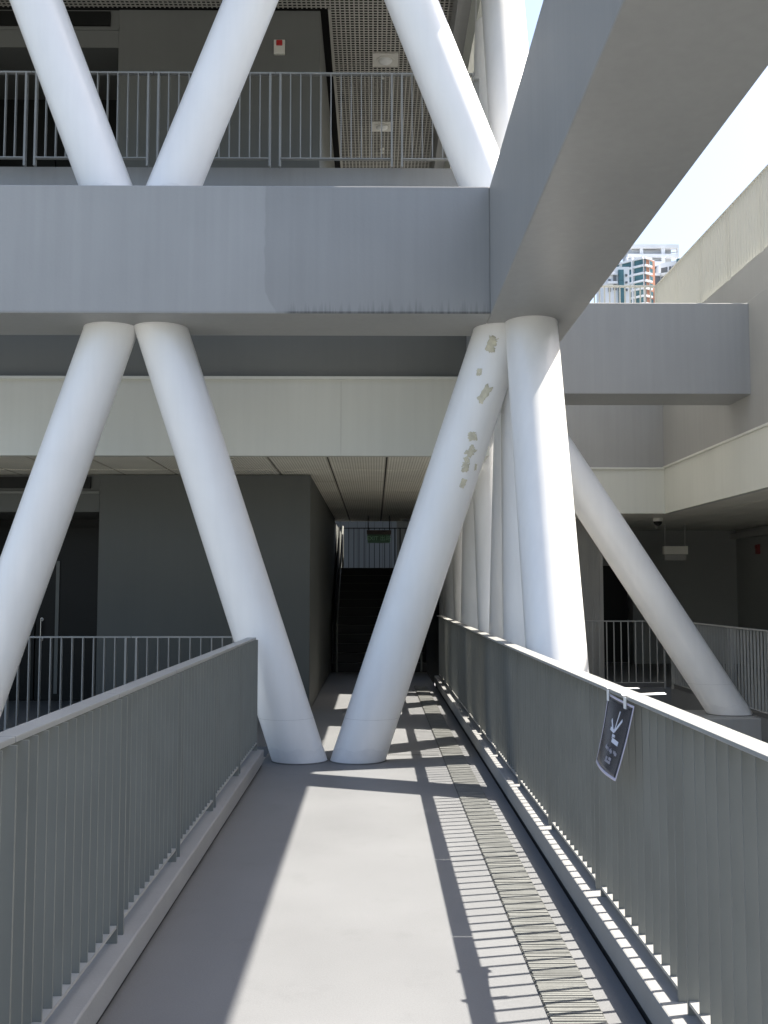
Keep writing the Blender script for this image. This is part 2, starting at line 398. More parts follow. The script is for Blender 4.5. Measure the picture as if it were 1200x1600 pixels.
# ------------------------------------------------------------------ left building
def fascia(a, b, axis, label, seams, m='cream'):
    root = empty('fascia', a, label=label, cat='fascia')
    L = (b[0]-a[0], b[1]-a[1], b[2]-a[2])
    q = MB(); k = [0]+[s for s in seams]+[L[axis]]
    for s0, s1 in zip(k, k[1:]):
        lo = [0,0,0]; hi = list(L); lo[axis] = s0+.0012; hi[axis] = s1-.0012; q.box(lo, hi)
    q.build('panel',m,root)
    lo = [-.025,-.025,L[2]-.001]; hi = [L[0]+.025,L[1]+.025,L[2]+.035]
    MB().box(lo,hi).build('top_trim',m,root,bevel=.004)
    q = MB(); q.box((.012,.012,.012),(L[0]-.012,L[1]-.012,L[2]-.012)); q.build('joint_backing','owgrey',root)
    return root
fascia((-12,11.5,3.1),(1.18,11.62,3.97),0,'long cream fascia panel behind the pillars above the lower ceiling',[3.6,7.6,11.62])
fascia((1.2,11.5,3.1),(1.30,23,3.97),1,'cream fascia along the building side behind the row of pillars',[2.4,4.8,7.2,9.6])
tag(box('spandrel_wall','band',(-12,11.62,3.97),(1.16,11.9,6.48)), 'dark grey spandrel wall band between cream fascia and front beam', 'wall')
tag(box('spandrel_wall','band',(.9,11.9,3.97),(1.16,23,6.479)), 'grey spandrel wall along the building side behind the pillars', 'wall')
tag(box('slab_edge','beam',(-12,11.585,5.6),(1.16,11.62,6.482)), 'grey slab edge under the upper railing just above the front beam', 'wall')
tag(box('floor','floor',(-12,11.9,6.1),(.9,29.5,6.46)), 'upper corridor floor behind the upper railing', 'floor', kind='structure')  # rear end extended unseen over the stair landing to shade its back wall
# lower corridor wall with recessed doors and vent
def corridor_wall(zf, zc, xd, xr, ztop, vent, label, rear, wm='wall'):
    Y = 13.47
    r = empty('corridor_wall', (xr,Y,zf), label=label, cat='wall')
    loc = lambda p: (p[0]-xr, p[1]-Y, p[2]-zf)
    def pb(n_, m, a, b, bev=0): return MB().box(loc(a),loc(b)).build(n_,m,r,bev)
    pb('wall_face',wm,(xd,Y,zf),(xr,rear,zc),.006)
    pb('lintel',wm,(xd-2.35,Y,ztop),(xd-.001,Y+.6,vent[0]))
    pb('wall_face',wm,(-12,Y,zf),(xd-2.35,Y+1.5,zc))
    pb('recess_back','door',(xd-2.35,Y+1.5,zf),(xd-.001,Y+1.6,ztop+.05))
    pb('recess_soffit',wm,(xd-2.35,Y+.6,ztop),(xd-.001,Y+1.6,ztop+.1))
    vf = pb('vent_frame',wm,(xd-2.35,Y+.02,vent[0]),(xd-.001,Y+.2,zc))
    MB().box(loc((xd-2.2,Y-.012,vent[0]+.07)),loc((xd-.12,Y+.019,zc-.03))).build('vent_panel','door',vf)
    q = MB(); q.box(loc((xd-2.3,Y-.02,vent[0])),loc((xd-.0,Y+.019,vent[0]+.03))); q.build('vent_trim','bars',vf)
    # double door
    for s, xa, xb in ((0,xd-2.2,xd-1.28),(1,xd-1.26,xd-.34)):
        d = pb('door_leaf','door',(xa,Y+1.42,zf),(xb,Y+1.47,ztop-.12))
        xh = xb-.09 if s == 0 else xa+.09
        q = MB(); q.cyl(loc((xh,Y+1.36,zf+.86)),loc((xh,Y+1.36,zf+1.18)),.011,12)
        for zz_ in (.88,1.16): q.cyl(loc((xh,Y+1.36,zf+zz_)),loc((xh,Y+1.42,zf+zz_)),.011,10); q.cyl(loc((xh,Y+1.405,zf+zz_)),loc((xh,Y+1.42,zf+zz_)),.025,14)
        q.build('door_handle','steel',d)
    pb('glass_strip','bars',(xd-.98,Y+1.40,zf+.1),(xd-.93,Y+1.415,zf+2.0))
    return r
corridor_wall(0,3.1,-3.62,-.845,2.61,(2.85,),'grey wall, paint darkened for its shade, with recessed double doors on the lower floor',21.6,'lowwall')
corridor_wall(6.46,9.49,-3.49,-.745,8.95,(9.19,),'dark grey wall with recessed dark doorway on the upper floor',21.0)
# small papers seen in the upper doorway
tag(MB().box((-4.86,14.2,6.47),(-4.62,14.28,6.88)).build('notice_board','offwhite'), 'pale notice board low in the upper doorway at far left', 'notice board')
tag(MB().box((-4.02,14.3,6.47),(-3.93,14.36,6.76)).build('leaflet_holder','tape'), 'small yellowish leaflet holder in the upper doorway', 'leaflet holder')

# lower ceiling: ribbed metal panels in rows
cl = tag(empty('ceiling', (0,0,3.1)), 'cream ribbed metal panel ceiling of the lower corridor', 'ceiling', kind='structure')
q = MB(); qr = MB()
xs = [-.546+.69*i for i in range(-17,4)]; ys = [11.63,12.95,14.44,15.98,17.5,19.04,20.56,22.0,22.95]
for xa, xb in zip(xs, xs[1:]):
    xb2 = min(xb, 1.18)
    if xa > 1.1: continue
    for ya, yb in zip(ys, ys[1:]):
        if xb < -.85 and ya > 13.4: continue
        yb2 = yb
        q.box((xa+.011,ya+.028,.012),(xb2-.011,yb2-.028,.03))
        n = 20
        if xa > -12:
            for i in range(n):
                x = xa+.02+(xb2-xa-.04)*(i+.5)/n
                qr.box((x-.009,ya+.034,.008),(x+.009,yb2-.034,.0125))
q.build('ceiling_panel','ceilbase',cl); qr.build('panel_rib','ceil',cl)
MB().box((-12,11.63,.032),(1.18,23,.08)).build('ceiling_backing','backing',cl)
# upper cell ceiling
uc = tag(empty('ceiling', (0,0,9.5)), 'grey open cell grid ceiling of the upper corridor', 'ceiling', kind='structure')
q = MB(); x = -9.0
while x < 1.2:
    q.box((x,11.65,0),(x+.02,26 if x > -.6 else 13.44,.009)); x += .0645
y = 11.65
while y < 26:
    q.box((-9 if y < 13.43 else -.6,y,.001),(1.2,y+.021,.008)); y += .0645
q.box((-.64,13.45,-.01),(-.60,26,.02)); q.build('cell_grid','grid',uc)
MB().box((-12,11.6,.35),(1.3,26,.4)).build('ceiling_void','black',uc)
MB().box((1.2,11.6,-.02),(1.225,26,.06)).build('ceiling_trim','black',uc)
fascia((1.24,11.55,8.5),(1.32,26,9.6),1,'grey fascia hanging along the edge of the upper ceiling',[2.4,4.8,7.2,9.6], 'cream')
tag(box('bulkhead','beam',(-12,11.5,9.56),(1.22,11.62,10.3)), 'grey bulkhead over the upper ceiling edge', 'wall')
MBc = MB().cyl((1.19,11.8,9.44),(1.19,25,9.44),.018,8)
tag(MBc.build('conduit_pipe','black'), 'black conduit pipe along the right edge of the upper ceiling', 'pipe')

def downlight(x, y, z, label, square=True, r=.105):
    o = empty('ceiling_light', (x,y,z), label=label, cat='ceiling light', group='round downlights in the ceilings')
    if square: MB().box((-.19,-.19,-.012),(.19,.19,.01)).build('mounting_plate','plate',o,bevel=.003)
    MB().cyl((0,0,-.02),(0,0,.0),r+.03,28).build('trim_ring','plate',o)
    MB().dome((0,0,-.0205),r,.35,24,5).build('lamp_glass','glass_lamp',o)
downlight(.158,14.78,9.5,'square plated round ceiling light nearer the viewer on the upper cell ceiling')
downlight(.126,16.99,9.5,'square plated round ceiling light farther back on the upper cell ceiling')
downlight(.70,21.9,3.1,'round ceiling light at the far end of the lower corridor ceiling',False,.12)
def sprinkler(x, y, z, label):
    o = empty('sprinkler', (x,y,z), label=label, cat='sprinkler')
    MB().cyl((0,0,-.01),(0,0,0),.045,18).build('rosette','plate',o)
    q = MB().cyl((0,0,-.07),(0,0,-.01),.012,10); q.cyl((0,0,-.075),(0,0,-.07),.028,14); q.build('nozzle','plate',o)
sprinkler(.123,15.2,9.5,'small sprinkler between the two upper ceiling lights')
sprinkler(.133,17.9,9.5,'small sprinkler farther back behind both upper ceiling lights')
sprinkler(-1.676,11.85,3.1,'small sprinkler at the front edge of the lower ceiling near the left pillar')

# fire alarm call point
def alarm(loc, rz, label, body, face, s=1.):
    o = empty('fire_alarm', loc, rz, label=label, cat='fire alarm')
    MB().box((-.075*s,-.05,-.10*s),(.075*s,0,.10*s)).build('housing',body,o,bevel=.006)
    MB().box((-.042*s,-.075,.01*s),(.042*s,-.051,.085*s)).build('red_lens',face,o,bevel=.008)
    MB().box((-.055*s,-.056,-.085*s),(.055*s,-.0505,-.02*s)).build('cover_plate',body,o,bevel=.002)
alarm((-1.297,13.47,8.95),0,'white fire alarm box with red top on the upper grey wall','offwhite','red')
alarm((7.8,20.7,2.40),R(-90),'dull red fire alarm on the dark wall at the right edge','dred','dred')

# exit sign in front of the stairs
def text_part(body, size, m, parent, loc, rot, bold=False):
    c = bpy.data.curves.new('lettering','FONT'); c.body = body; c.size = size; c.extrude = .0015; c.align_x = 'CENTER'; c.align_y = 'CENTER'
    if bold: c.offset = size*.012
    t = bpy.data.objects.new('tmp',c); COL.objects.link(t)
    bpy.context.view_layer.update()
    me = bpy.data.meshes.new_from_object(t.evaluated_get(bpy.context.evaluated_depsgraph_get()))
    bpy.data.objects.remove(t); me.name = 'lettering'; me.materials.clear(); me.materials.append(M[m])
    o = bpy.data.objects.new('lettering',me); COL.objects.link(o); o.parent = parent; o.location = loc; o.rotation_euler = rot
    return o
ex = empty('exit_sign', (.092,21.0,2.80), label='green exit sign hanging under the corridor ceiling before the dark stairs', cat='exit sign')
MB().box((-.25,-.05,-.09),(.25,.05,.0)).build('housing','signbox',ex,bevel=.006)
MB().box((-.23,-.012,-.262),(.23,.012,-.089)).build('sign_panel','green',ex,bevel=.002)
q = MB()
for sx in (-.22,.22): MB().cyl((sx,0,-.001),(sx,0,.30),.011,8).build('hanger_rod','door',ex)
text_part('EXIT 出路',.115,'lgreen',ex,(0,-.0145,-.17),(R(90),0,0),True)

# ------------------------------------------------------------------ stairs
st = empty('staircase', (0,19.9,0), label='dark staircase rising at the end of the corridor', cat='staircase')
q = MB(); qn = MB(); nr = 12; rise = .172; go = .285
for i in range(nr):
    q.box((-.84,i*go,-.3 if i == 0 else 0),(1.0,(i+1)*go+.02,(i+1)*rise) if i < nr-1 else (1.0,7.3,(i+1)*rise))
    qn.box((-.84,i*go-.02,(i+1)*rise-.001),(1.0,i*go+.035,(i+1)*rise+.006))
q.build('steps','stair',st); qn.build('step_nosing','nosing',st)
q = MB(); q.poly([(-.82,0,0),(-.82,.25,0),(-.82,nr*go+.1,nr*rise),(-.82,nr*go+.1,nr*rise+.95),(-.82,0,.95)],(.03,0,0)); q.build('side_panel','door',st)
q = MB(); q.cyl((-.72,-.1,.95),(-.72,nr*go,nr*rise+.95),.022,10); q.cyl((-.72,-.1,0),(-.72,-.1,.95),.02,10); q.cyl((-.72,nr*go,nr*rise),(-.72,nr*go,nr*rise+.95),.022,10); q.build('handrail','bars',st)
q = MB(); q.cyl((.9,-.1,.95),(.9,nr*go,nr*rise+.95),.022,10); q.cyl((.9,-.1,0),(.9,-.1,.95),.02,10); q.build('handrail','bars',st)
zl_ = nr*rise
tag(MB().box((-.84,27.15,-.3),(1.0,27.3,zl_)).build('landing_wall','wall'), 'grey low wall below the upper stair landing', 'wall')
railing('thin dark railing on the stair landing in front of the pale wall', (-2.6,26.6,zl_), 0, 3, 1.6, H=1.12, zb=0, bm_='door', rm='door', capw=.05, capt=.025, depth=.03, th=.016, pth=.03, botz=.03)
o = empty('landing_backdrop_wall', (0,30,0), label='pale blue white panel wall beyond the stair landing', cat='wall')
q = MB()
for i in range(40): q.box((-5+i*.25,0,-1),(-5+i*.25+.242,.1,5.0))
q.build('panel','bluewhite',o); MB().box((-5,.03,-1),(5,.2,4.99)).build('panel_backing','dark',o)
tag(MB().box((.62,28.2,zl_-.1),(1.25,28.6,4)).build('landing_column','wall'), 'grey square column at the stair landing right of the exit sign', 'column')
tag(MB().box((-1.6,21.7,0),(-.86,27,3.05)).build('stair_side_wall','wall'), 'dark wall on the left of the staircase', 'wall')

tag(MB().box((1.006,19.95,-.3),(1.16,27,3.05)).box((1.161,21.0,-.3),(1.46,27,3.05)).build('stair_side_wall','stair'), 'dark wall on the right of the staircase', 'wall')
# ------------------------------------------------------------------ right wing
o = tag(box('wing_wall','rwall',(4.85,2,3.62),(5.35,24,5.32),bevel=.006), 'light grey wall of the right wing that the short beam runs into', 'wall')
tag(box('wing_wall','rwall',(1.9,17.0,3.62),(4.85,17.4,6.36)), 'grey far wall of the right wing behind the short beam', 'wall')
tag(box('floor','rwall',(5.35,2,5.3),(12,24,5.9)), 'setback roof slab of the right wing', 'floor', kind='structure')
tag(box('wing_wall','rwall',(5.48,2,5.9),(5.9,24,6.355)), 'grey upper edge wall under the cream railing of the right wing', 'wall')
tag(box('floor','rwall',(1.9,17.4,5.9),(5.48,24,6.36)), 'upper terrace floor behind the far wall of the right wing', 'floor', kind='structure')
fascia((4.84,2,2.85),(4.94,17.0,3.60),1,'cream fascia along the right wing running toward the right edge',[2.5,5,7.5,10,12.5])
fascia((1.9,16.95,2.85),(4.84,17.05,3.585),0,'short cream fascia across the far side of the right courtyard',[1.45])
rc = tag(empty('ceiling', (0,0,2.85)), 'grey beige panel ceiling of the right wing', 'ceiling', kind='structure')
q = MB()
for i in range(7):
    for k in range(21):
        xa = 4.95+i*.6; ya = 3+k*1.3
        if xa > 7.8: continue
        q.box((xa+.006,ya+.006,.012),(min(xa+.6,7.8)-.006,ya+1.3-.006,.03))
for i in range(5):
    for k in range(10): q.box((1.95+i*.6+.006,17.06+k*1.3,.012),(1.95+(i+1)*.6-.006,17.06+(k+1)*1.3-.012,.03))
q.build('ceiling_panel','ceil',rc); q = MB(); q.box((4.95,3,.032),(8,31,.06)); q.box((1.92,17.06,.032),(4.949,31,.06)); q.build('ceiling_backing','dark',rc)
tag(box('inner_wall','innerwall',(7.8,3,0),(8.1,31,2.86)), 'dark grey wall deep inside the right wing', 'wall')
tag(MB().box((7.68,3,2.66),(7.799,31,2.78)).build('wall_trim','rwall'), 'pale duct strip high along the dark wall of the right wing', 'trim')
o = empty('inner_wall', (3.2,22,0), label='dark grey far wall with a black doorway inside the right wing', cat='wall')
MB().box((-1.2,0,0),(1.3,.3,2.86)).build('wall_face','innerwall',o); MB().box((2.35,0,0),(4.6,.3,2.86)).build('wall_face','innerwall',o); MB().box((1.3,.0,2.1),(2.35,.3,2.86)).build('lintel','innerwall',o)
MB().box((1.2,.5,0),(2.45,.56,2.12)).build('door_leaf','door',o); MB().box((1.0,.301,0),(1.3,.499,2.1)).box((2.35,.301,0),(2.6,.499,2.1)).build('door_jamb','innerwall',o)
MB().box((1.15,-.06,2.02),(1.42,-.001,2.16)).build('door_sign','door',o)
# ribbed pale column panel
o = empty('ribbed_column', (3.72,18.3,0), label='pale ribbed column panel beside the dark doorway of the right wing', cat='column')
q = MB(); q.box((-.38,0,0),(.30,.3,2.86))
for i in range(17): q.box((-.37+i*.038,-.018,0),(-.35+i*.038,.001,2.84))
q.build('ribbed_face','rwall',o)
MB().box((.301,-.03,0),(.36,.31,2.858)).build('edge_trim','rwall',o)
# dome camera, hanging box sign, sprinklers
o = empty('security_camera', (5.06,18.2,2.85), label='dark dome security camera under the right wing ceiling', cat='security camera')
MB().cyl((0,0,-.05),(0,0,0.011),.085,24).build('mount','offwhite',o); MB().dome((0,0,-.051),.078,1,24,6).build('dome','black',o)
o = empty('hanging_sign', (5.95,20.2,2.36), label='pale box sign hanging on two rods from the right wing ceiling', cat='sign')
MB().box((-.24,-.05,-.08),(.24,.05,.08)).build('housing','offwhite',o,bevel=.006)
MB().box((-.21,-.012,-.2),(.21,.012,-.081)).build('sign_panel','rwall',o)
for sx in (-.2,.2): MB().cyl((sx,0,.079),(sx,0,.5),.01,8).build('hanger_rod','rwall',o)
sprinkler(6.5,14.6,2.85,'small sprinkler on the right wing ceiling near the right edge')
sprinkler(5.5,19.9,2.85,'small sprinkler on the right wing ceiling by the dome camera')
# slab edges of the courtyard
tag(box('slab_edge','rwall',(4.852,2,-1.4),(5.1,17.1,-.01)), 'light grey slab edge wall under the right wing railing', 'wall')
tag(box('slab_edge','rwall',(1.92,16.87,-1.4),(4.85,17.1,-.012)), 'light grey slab edge wall under the far courtyard railing', 'wall')
tag(box('floor','rwall',(1.9,2,-2.2),(4.85,16.87,-2.0)), 'shaded courtyard floor beyond the right railing', 'floor', kind='structure')

# ------------------------------------------------------------------ hanging sign on the right rail
sg = empty('paper_sign', (1.045,4.61,1.136), label='black paper sign with a white arrow taped to the right handrail', cat='sign')
cTL, cTR, cBR, cBL = Vector((0,0,0)), Vector((0,-.456,-.007)), Vector((-.088,-.485,-.298)), Vector((-.066,-.03,-.296))
def sp_(u, v, off=0):
    p = cTL*(1-u)*(1-v)+cTR*u*(1-v)+cBR*u*v+cBL*(1-u)*v
    nrm = Vector((-1,0,-.28)).normalized()
    bul = .012*math.sin(math.pi*u)*(.2+.8*v) - .005*math.sin(math.pi*v)
    return p + nrm*(bul+off)
def sheet(name, m, u0, u1, v0, v1, off, th, nu=16, nv=16):
    q = MB(); gv = [[q.bm.verts.new(sp_(u0+(u1-u0)*i/nu, v0+(v1-v0)*k/nv, off)) for k in range(nv+1)] for i in range(nu+1)]
    for i in range(nu):
        for k in range(nv): f = q.bm.faces.new((gv[i][k],gv[i+1][k],gv[i+1][k+1],gv[i][k+1])); f.smooth = True
    o = q.build(name,m,sg); s = o.modifiers.new('solid','SOLIDIFY'); s.thickness = th; s.offset = 0; return o
sheet('sheet','signblk',.02,.98,.02,.98,0,.0016)
sheet('sleeve_edge','signedge',0,.02,0,1,0,.002,1); sheet('sleeve_edge','signedge',.98,1,0,1,0,.002,1)
sheet('sleeve_edge','signedge',.02,.98,.965,1,.001,.003,16,1); sheet('sleeve_edge','signedge',.02,.98,0,.03,0,.002,16,1)
def strokes(name, m, segs):
    q = MB()
    for (u0,v0,u1,v1,wd) in segs:
        du_, dv_ = (u1-u0)*.456, (v1-v0)*.3; L = math.hypot(du_,dv_) or 1; nx, ny = -dv_/L*wd/2/.456, du_/L*wd/2/.3
        n = 6; prev = None
        for i in range(n+1):
            t = i/n; u = u0+(u1-u0)*t; v = v0+(v1-v0)*t
            a = q.bm.verts.new(sp_(u+nx,v+ny,.0022)); b = q.bm.verts.new(sp_(u-nx,v-ny,.0022))
            if prev: q.bm.faces.new((prev[0],prev[1],b,a))
            prev = (a,b)
    o = q.build(name,m,sg); s = o.modifiers.new('solid','SOLIDIFY'); s.thickness = .0008; return o
strokes('arrow_mark','signwhite',[(.614,.149,.551,.422,.011),(.368,.307,.50,.435,.013),(.74,.25,.56,.43,.013),(.39,.425,.56,.44,.014)])
strokes('arrow_mark','signwhite',[(.51,.492,.615,.496,.010),(.535,.50,.52,.53,.009),(.54,.553,.78,.563,.018)])
strokes('printed_text','signgrey',[(.36,.68,.47,.69,.012),(.40,.64,.41,.70,.010),(.50,.66,.51,.715,.010),(.55,.69,.66,.70,.012),(.60,.66,.61,.73,.010),(.70,.68,.83,.70,.012),(.76,.66,.77,.725,.01),
    (.48,.80,.56,.80,.011),(.50,.80,.51,.84,.009),(.60,.79,.70,.79,.011),(.66,.78,.67,.82,.009),(.48,.84,.70,.835,.010)])
q = MB(); q.box((-.012,-.045,.0225),(.13,-.012,.0245)); q.build('tape','wtape',sg)
q = MB(); q.poly([(-.02,-.35,.0225),(.17,-.32,.026),(.17,-.285,.030),(-.02,-.325,.0265)],(0,0,.0012)); q.build('tape','wtape',sg)
q = MB(); q.box((-.012,-.05,-.03),(-.008,-.02,.018)); q.box((-.012,-.36,-.03),(-.008,-.325,.018)); q.build('tape','wtape',sg)

# ------------------------------------------------------------------ distant towers
T = empty('apartment_tower', (0,0,0), label='pale white framed tower top, tallest of the distant towers', cat='building')
MB().box((102.66,400,-6.0),(118.71,414,137.99)).build('wall','towergrey',T)
MB().box((100.82,397.5,136.97),(121.12,399.99,138.4)).build('white_band','towerwhite',T)
MB().box((100.65,397.5,133.22),(120.99,399.99,134.48)).build('white_band','towerwhite',T)
MB().box((106.67,397.5,130.16),(114.77,399.99,131.45)).build('white_band','towerwhite',T)
MB().box((108.35,397.5,129.48),(114.77,399.99,130.16)).build('white_band','towerwhite',T)
MB().box((105.67,397.9,-6.0),(107.01,399.98,136.95)).build('white_column','towerwhite',T)
MB().box((114.2,397.9,-6.0),(115.7,399.98,136.95)).build('white_column','towerwhite',T)
MB().box((120.65,397.9,-6.0),(121.19,399.98,136.95)).build('white_column','towerwhite',T)
MB().box((100.25,397.9,-6.0),(100.99,399.98,133.21)).build('white_column','towerwhite',T)
MB().box((107.07,399.2,134.72),(114.16,399.97,136.53)).build('balcony_panel','towergrey',T)
MB().box((107.07,399.2,131.52),(114.63,399.97,133.12)).build('balcony_panel','towergrey',T)
MB().box((102.66,399.2,134.59),(105.6,399.97,136.63)).build('balcony_panel','towergrey',T)
MB().box((108.41,399.3,124.37),(110.02,399.96,129.41)).build('window','towerdark',T)
MB().box((111.69,399.3,124.37),(114.16,399.96,129.41)).build('window','towerdark',T)
MB().box((110.03,398.6,-6.0),(111.67,399.95,129.44)).build('wall_pier','towergrey',T)
MB().box((100.99,399.0,132.47),(102.33,399.94,132.71)).build('link_beam','towerwhite',T)
MB().box((100.99,399.0,129.41),(102.33,399.94,129.65)).build('link_beam','towerwhite',T)
MB().box((118.71,399.0,135.54),(120.62,399.94,135.78)).build('link_beam','towerwhite',T)
T = empty('apartment_block', (0,0,0), label='distant block with a brick orange corner, white bands and teal windows', cat='building')
MB().poly([(103.66,385.0,-6),(108.68,388.2,-6),(108.68,401.0,-6),(94.13,407.0,-6),(94.13,394.6,-6)],(0,0,134.73)).build('wall','towerwhite',T)
MB().poly([(103.72, 384.9, -6), (108.74, 388.1, -6), (108.58, 388.35, -6), (103.56, 385.15, -6)],(0,0,134.45)).build('orange_wall','towerorange',T)
MB().poly([(103.27, 385.18, 126.28), (100.69, 387.77, 126.28), (100.91, 387.99, 126.28), (103.48, 385.39, 126.28)],(0,0,2.0)).build('window','towerteal',T)
MB().poly([(100.12, 388.35, 126.28), (96.88, 391.61, 126.28), (97.1, 391.83, 126.28), (100.34, 388.56, 126.28)],(0,0,2.0)).build('window','towerteal',T)
MB().poly([(95.93, 392.57, 126.28), (94.21, 394.3, 126.28), (94.43, 394.51, 126.28), (96.14, 392.79, 126.28)],(0,0,2.0)).build('window','towerteal',T)
MB().poly([(103.02, 384.37, 128.28), (93.49, 393.97, 128.28), (94.2, 394.67, 128.28), (103.73, 385.07, 128.28)],(0,0,0.75)).build('white_band','towerwhite',T)
MB().poly([(104.14, 384.24, 128.28), (107.26, 386.23, 128.28), (106.85, 386.86, 128.28), (103.74, 384.87, 128.28)],(0,0,0.75)).build('white_band','towerwhite',T)
MB().poly([(103.87, 384.9, 126.28), (104.57, 385.34, 126.28), (104.41, 385.6, 126.28), (103.71, 385.15, 126.28)],(0,0,1.9)).build('window','towerteal',T)
MB().poly([(106.28, 386.43, 126.28), (107.68, 387.33, 126.28), (107.52, 387.58, 126.28), (106.12, 386.68, 126.28)],(0,0,1.7)).build('window','towerteal',T)
MB().poly([(106.16, 386.18, 126.18), (106.31, 386.27, 126.18), (106.15, 386.53, 126.18), (106.0, 386.43, 126.18)],(0,0,1.9)).build('window_frame','towerwhite',T)
MB().poly([(103.27, 385.18, 123.3), (100.69, 387.77, 123.3), (100.91, 387.99, 123.3), (103.48, 385.39, 123.3)],(0,0,2.0)).build('window','towerteal',T)
MB().poly([(100.12, 388.35, 123.3), (96.88, 391.61, 123.3), (97.1, 391.83, 123.3), (100.34, 388.56, 123.3)],(0,0,2.0)).build('window','towerteal',T)
MB().poly([(95.93, 392.57, 123.3), (94.21, 394.3, 123.3), (94.43, 394.51, 123.3), (96.14, 392.79, 123.3)],(0,0,2.0)).build('window','towerteal',T)
MB().poly([(103.02, 384.37, 125.3), (93.49, 393.97, 125.3), (94.2, 394.67, 125.3), (103.73, 385.07, 125.3)],(0,0,0.75)).build('white_band','towerwhite',T)
MB().poly([(104.14, 384.24, 125.3), (107.26, 386.23, 125.3), (106.85, 386.86, 125.3), (103.74, 384.87, 125.3)],(0,0,0.75)).build('white_band','towerwhite',T)
MB().poly([(103.87, 384.9, 123.3), (104.57, 385.34, 123.3), (104.41, 385.6, 123.3), (103.71, 385.15, 123.3)],(0,0,1.9)).build('window','towerteal',T)
MB().poly([(106.28, 386.43, 123.3), (107.68, 387.33, 123.3), (107.52, 387.58, 123.3), (106.12, 386.68, 123.3)],(0,0,1.7)).build('window','towerteal',T)
MB().poly([(106.16, 386.18, 123.2), (106.31, 386.27, 123.2), (106.15, 386.53, 123.2), (106.0, 386.43, 123.2)],(0,0,1.9)).build('window_frame','towerwhite',T)
MB().poly([(103.27, 385.18, 120.32), (100.69, 387.77, 120.32), (100.91, 387.99, 120.32), (103.48, 385.39, 120.32)],(0,0,2.0)).build('window','towerteal',T)
MB().poly([(100.12, 388.35, 120.32), (96.88, 391.61, 120.32), (97.1, 391.83, 120.32), (100.34, 388.56, 120.32)],(0,0,2.0)).build('window','towerteal',T)
MB().poly([(95.93, 392.57, 120.32), (94.21, 394.3, 120.32), (94.43, 394.51, 120.32), (96.14, 392.79, 120.32)],(0,0,2.0)).build('window','towerteal',T)
MB().poly([(103.02, 384.37, 122.32), (93.49, 393.97, 122.32), (94.2, 394.67, 122.32), (103.73, 385.07, 122.32)],(0,0,0.75)).build('white_band','towerwhite',T)
MB().poly([(104.14, 384.24, 122.32), (107.26, 386.23, 122.32), (106.85, 386.86, 122.32), (103.74, 384.87, 122.32)],(0,0,0.75)).build('white_band','towerwhite',T)
MB().poly([(103.87, 384.9, 120.32), (104.57, 385.34, 120.32), (104.41, 385.6, 120.32), (103.71, 385.15, 120.32)],(0,0,1.9)).build('window','towerteal',T)
MB().poly([(106.28, 386.43, 120.32), (107.68, 387.33, 120.32), (107.52, 387.58, 120.32), (106.12, 386.68, 120.32)],(0,0,1.7)).build('window','towerteal',T)
MB().poly([(106.16, 386.18, 120.22), (106.31, 386.27, 120.22), (106.15, 386.53, 120.22), (106.0, 386.43, 120.22)],(0,0,1.9)).build('window_frame','towerwhite',T)
MB().poly([(103.27, 385.18, 117.34), (100.69, 387.77, 117.34), (100.91, 387.99, 117.34), (103.48, 385.39, 117.34)],(0,0,2.0)).build('window','towerteal',T)
MB().poly([(100.12, 388.35, 117.34), (96.88, 391.61, 117.34), (97.1, 391.83, 117.34), (100.34, 388.56, 117.34)],(0,0,2.0)).build('window','towerteal',T)
MB().poly([(95.93, 392.57, 117.34), (94.21, 394.3, 117.34), (94.43, 394.51, 117.34), (96.14, 392.79, 117.34)],(0,0,2.0)).build('window','towerteal',T)
MB().poly([(103.02, 384.37, 119.34), (93.49, 393.97, 119.34), (94.2, 394.67, 119.34), (103.73, 385.07, 119.34)],(0,0,0.75)).build('white_band','towerwhite',T)
MB().poly([(104.14, 384.24, 119.34), (107.26, 386.23, 119.34), (106.85, 386.86, 119.34), (103.74, 384.87, 119.34)],(0,0,0.75)).build('white_band','towerwhite',T)
MB().poly([(103.87, 384.9, 117.34), (104.57, 385.34, 117.34), (104.41, 385.6, 117.34), (103.71, 385.15, 117.34)],(0,0,1.9)).build('window','towerteal',T)
MB().poly([(106.28, 386.43, 117.34), (107.68, 387.33, 117.34), (107.52, 387.58, 117.34), (106.12, 386.68, 117.34)],(0,0,1.7)).build('window','towerteal',T)
MB().poly([(106.16, 386.18, 117.24), (106.31, 386.27, 117.24), (106.15, 386.53, 117.24), (106.0, 386.43, 117.24)],(0,0,1.9)).build('window_frame','towerwhite',T)
MB().poly([(103.27, 385.18, 114.36), (100.69, 387.77, 114.36), (100.91, 387.99, 114.36), (103.48, 385.39, 114.36)],(0,0,2.0)).build('window','towerteal',T)
MB().poly([(100.12, 388.35, 114.36), (96.88, 391.61, 114.36), (97.1, 391.83, 114.36), (100.34, 388.56, 114.36)],(0,0,2.0)).build('window','towerteal',T)
MB().poly([(95.93, 392.57, 114.36), (94.21, 394.3, 114.36), (94.43, 394.51, 114.36), (96.14, 392.79, 114.36)],(0,0,2.0)).build('window','towerteal',T)
MB().poly([(103.02, 384.37, 116.36), (93.49, 393.97, 116.36), (94.2, 394.67, 116.36), (103.73, 385.07, 116.36)],(0,0,0.75)).build('white_band','towerwhite',T)
MB().poly([(104.14, 384.24, 116.36), (107.26, 386.23, 116.36), (106.85, 386.86, 116.36), (103.74, 384.87, 116.36)],(0,0,0.75)).build('white_band','towerwhite',T)
MB().poly([(103.87, 384.9, 114.36), (104.57, 385.34, 114.36), (104.41, 385.6, 114.36), (103.71, 385.15, 114.36)],(0,0,1.9)).build('window','towerteal',T)
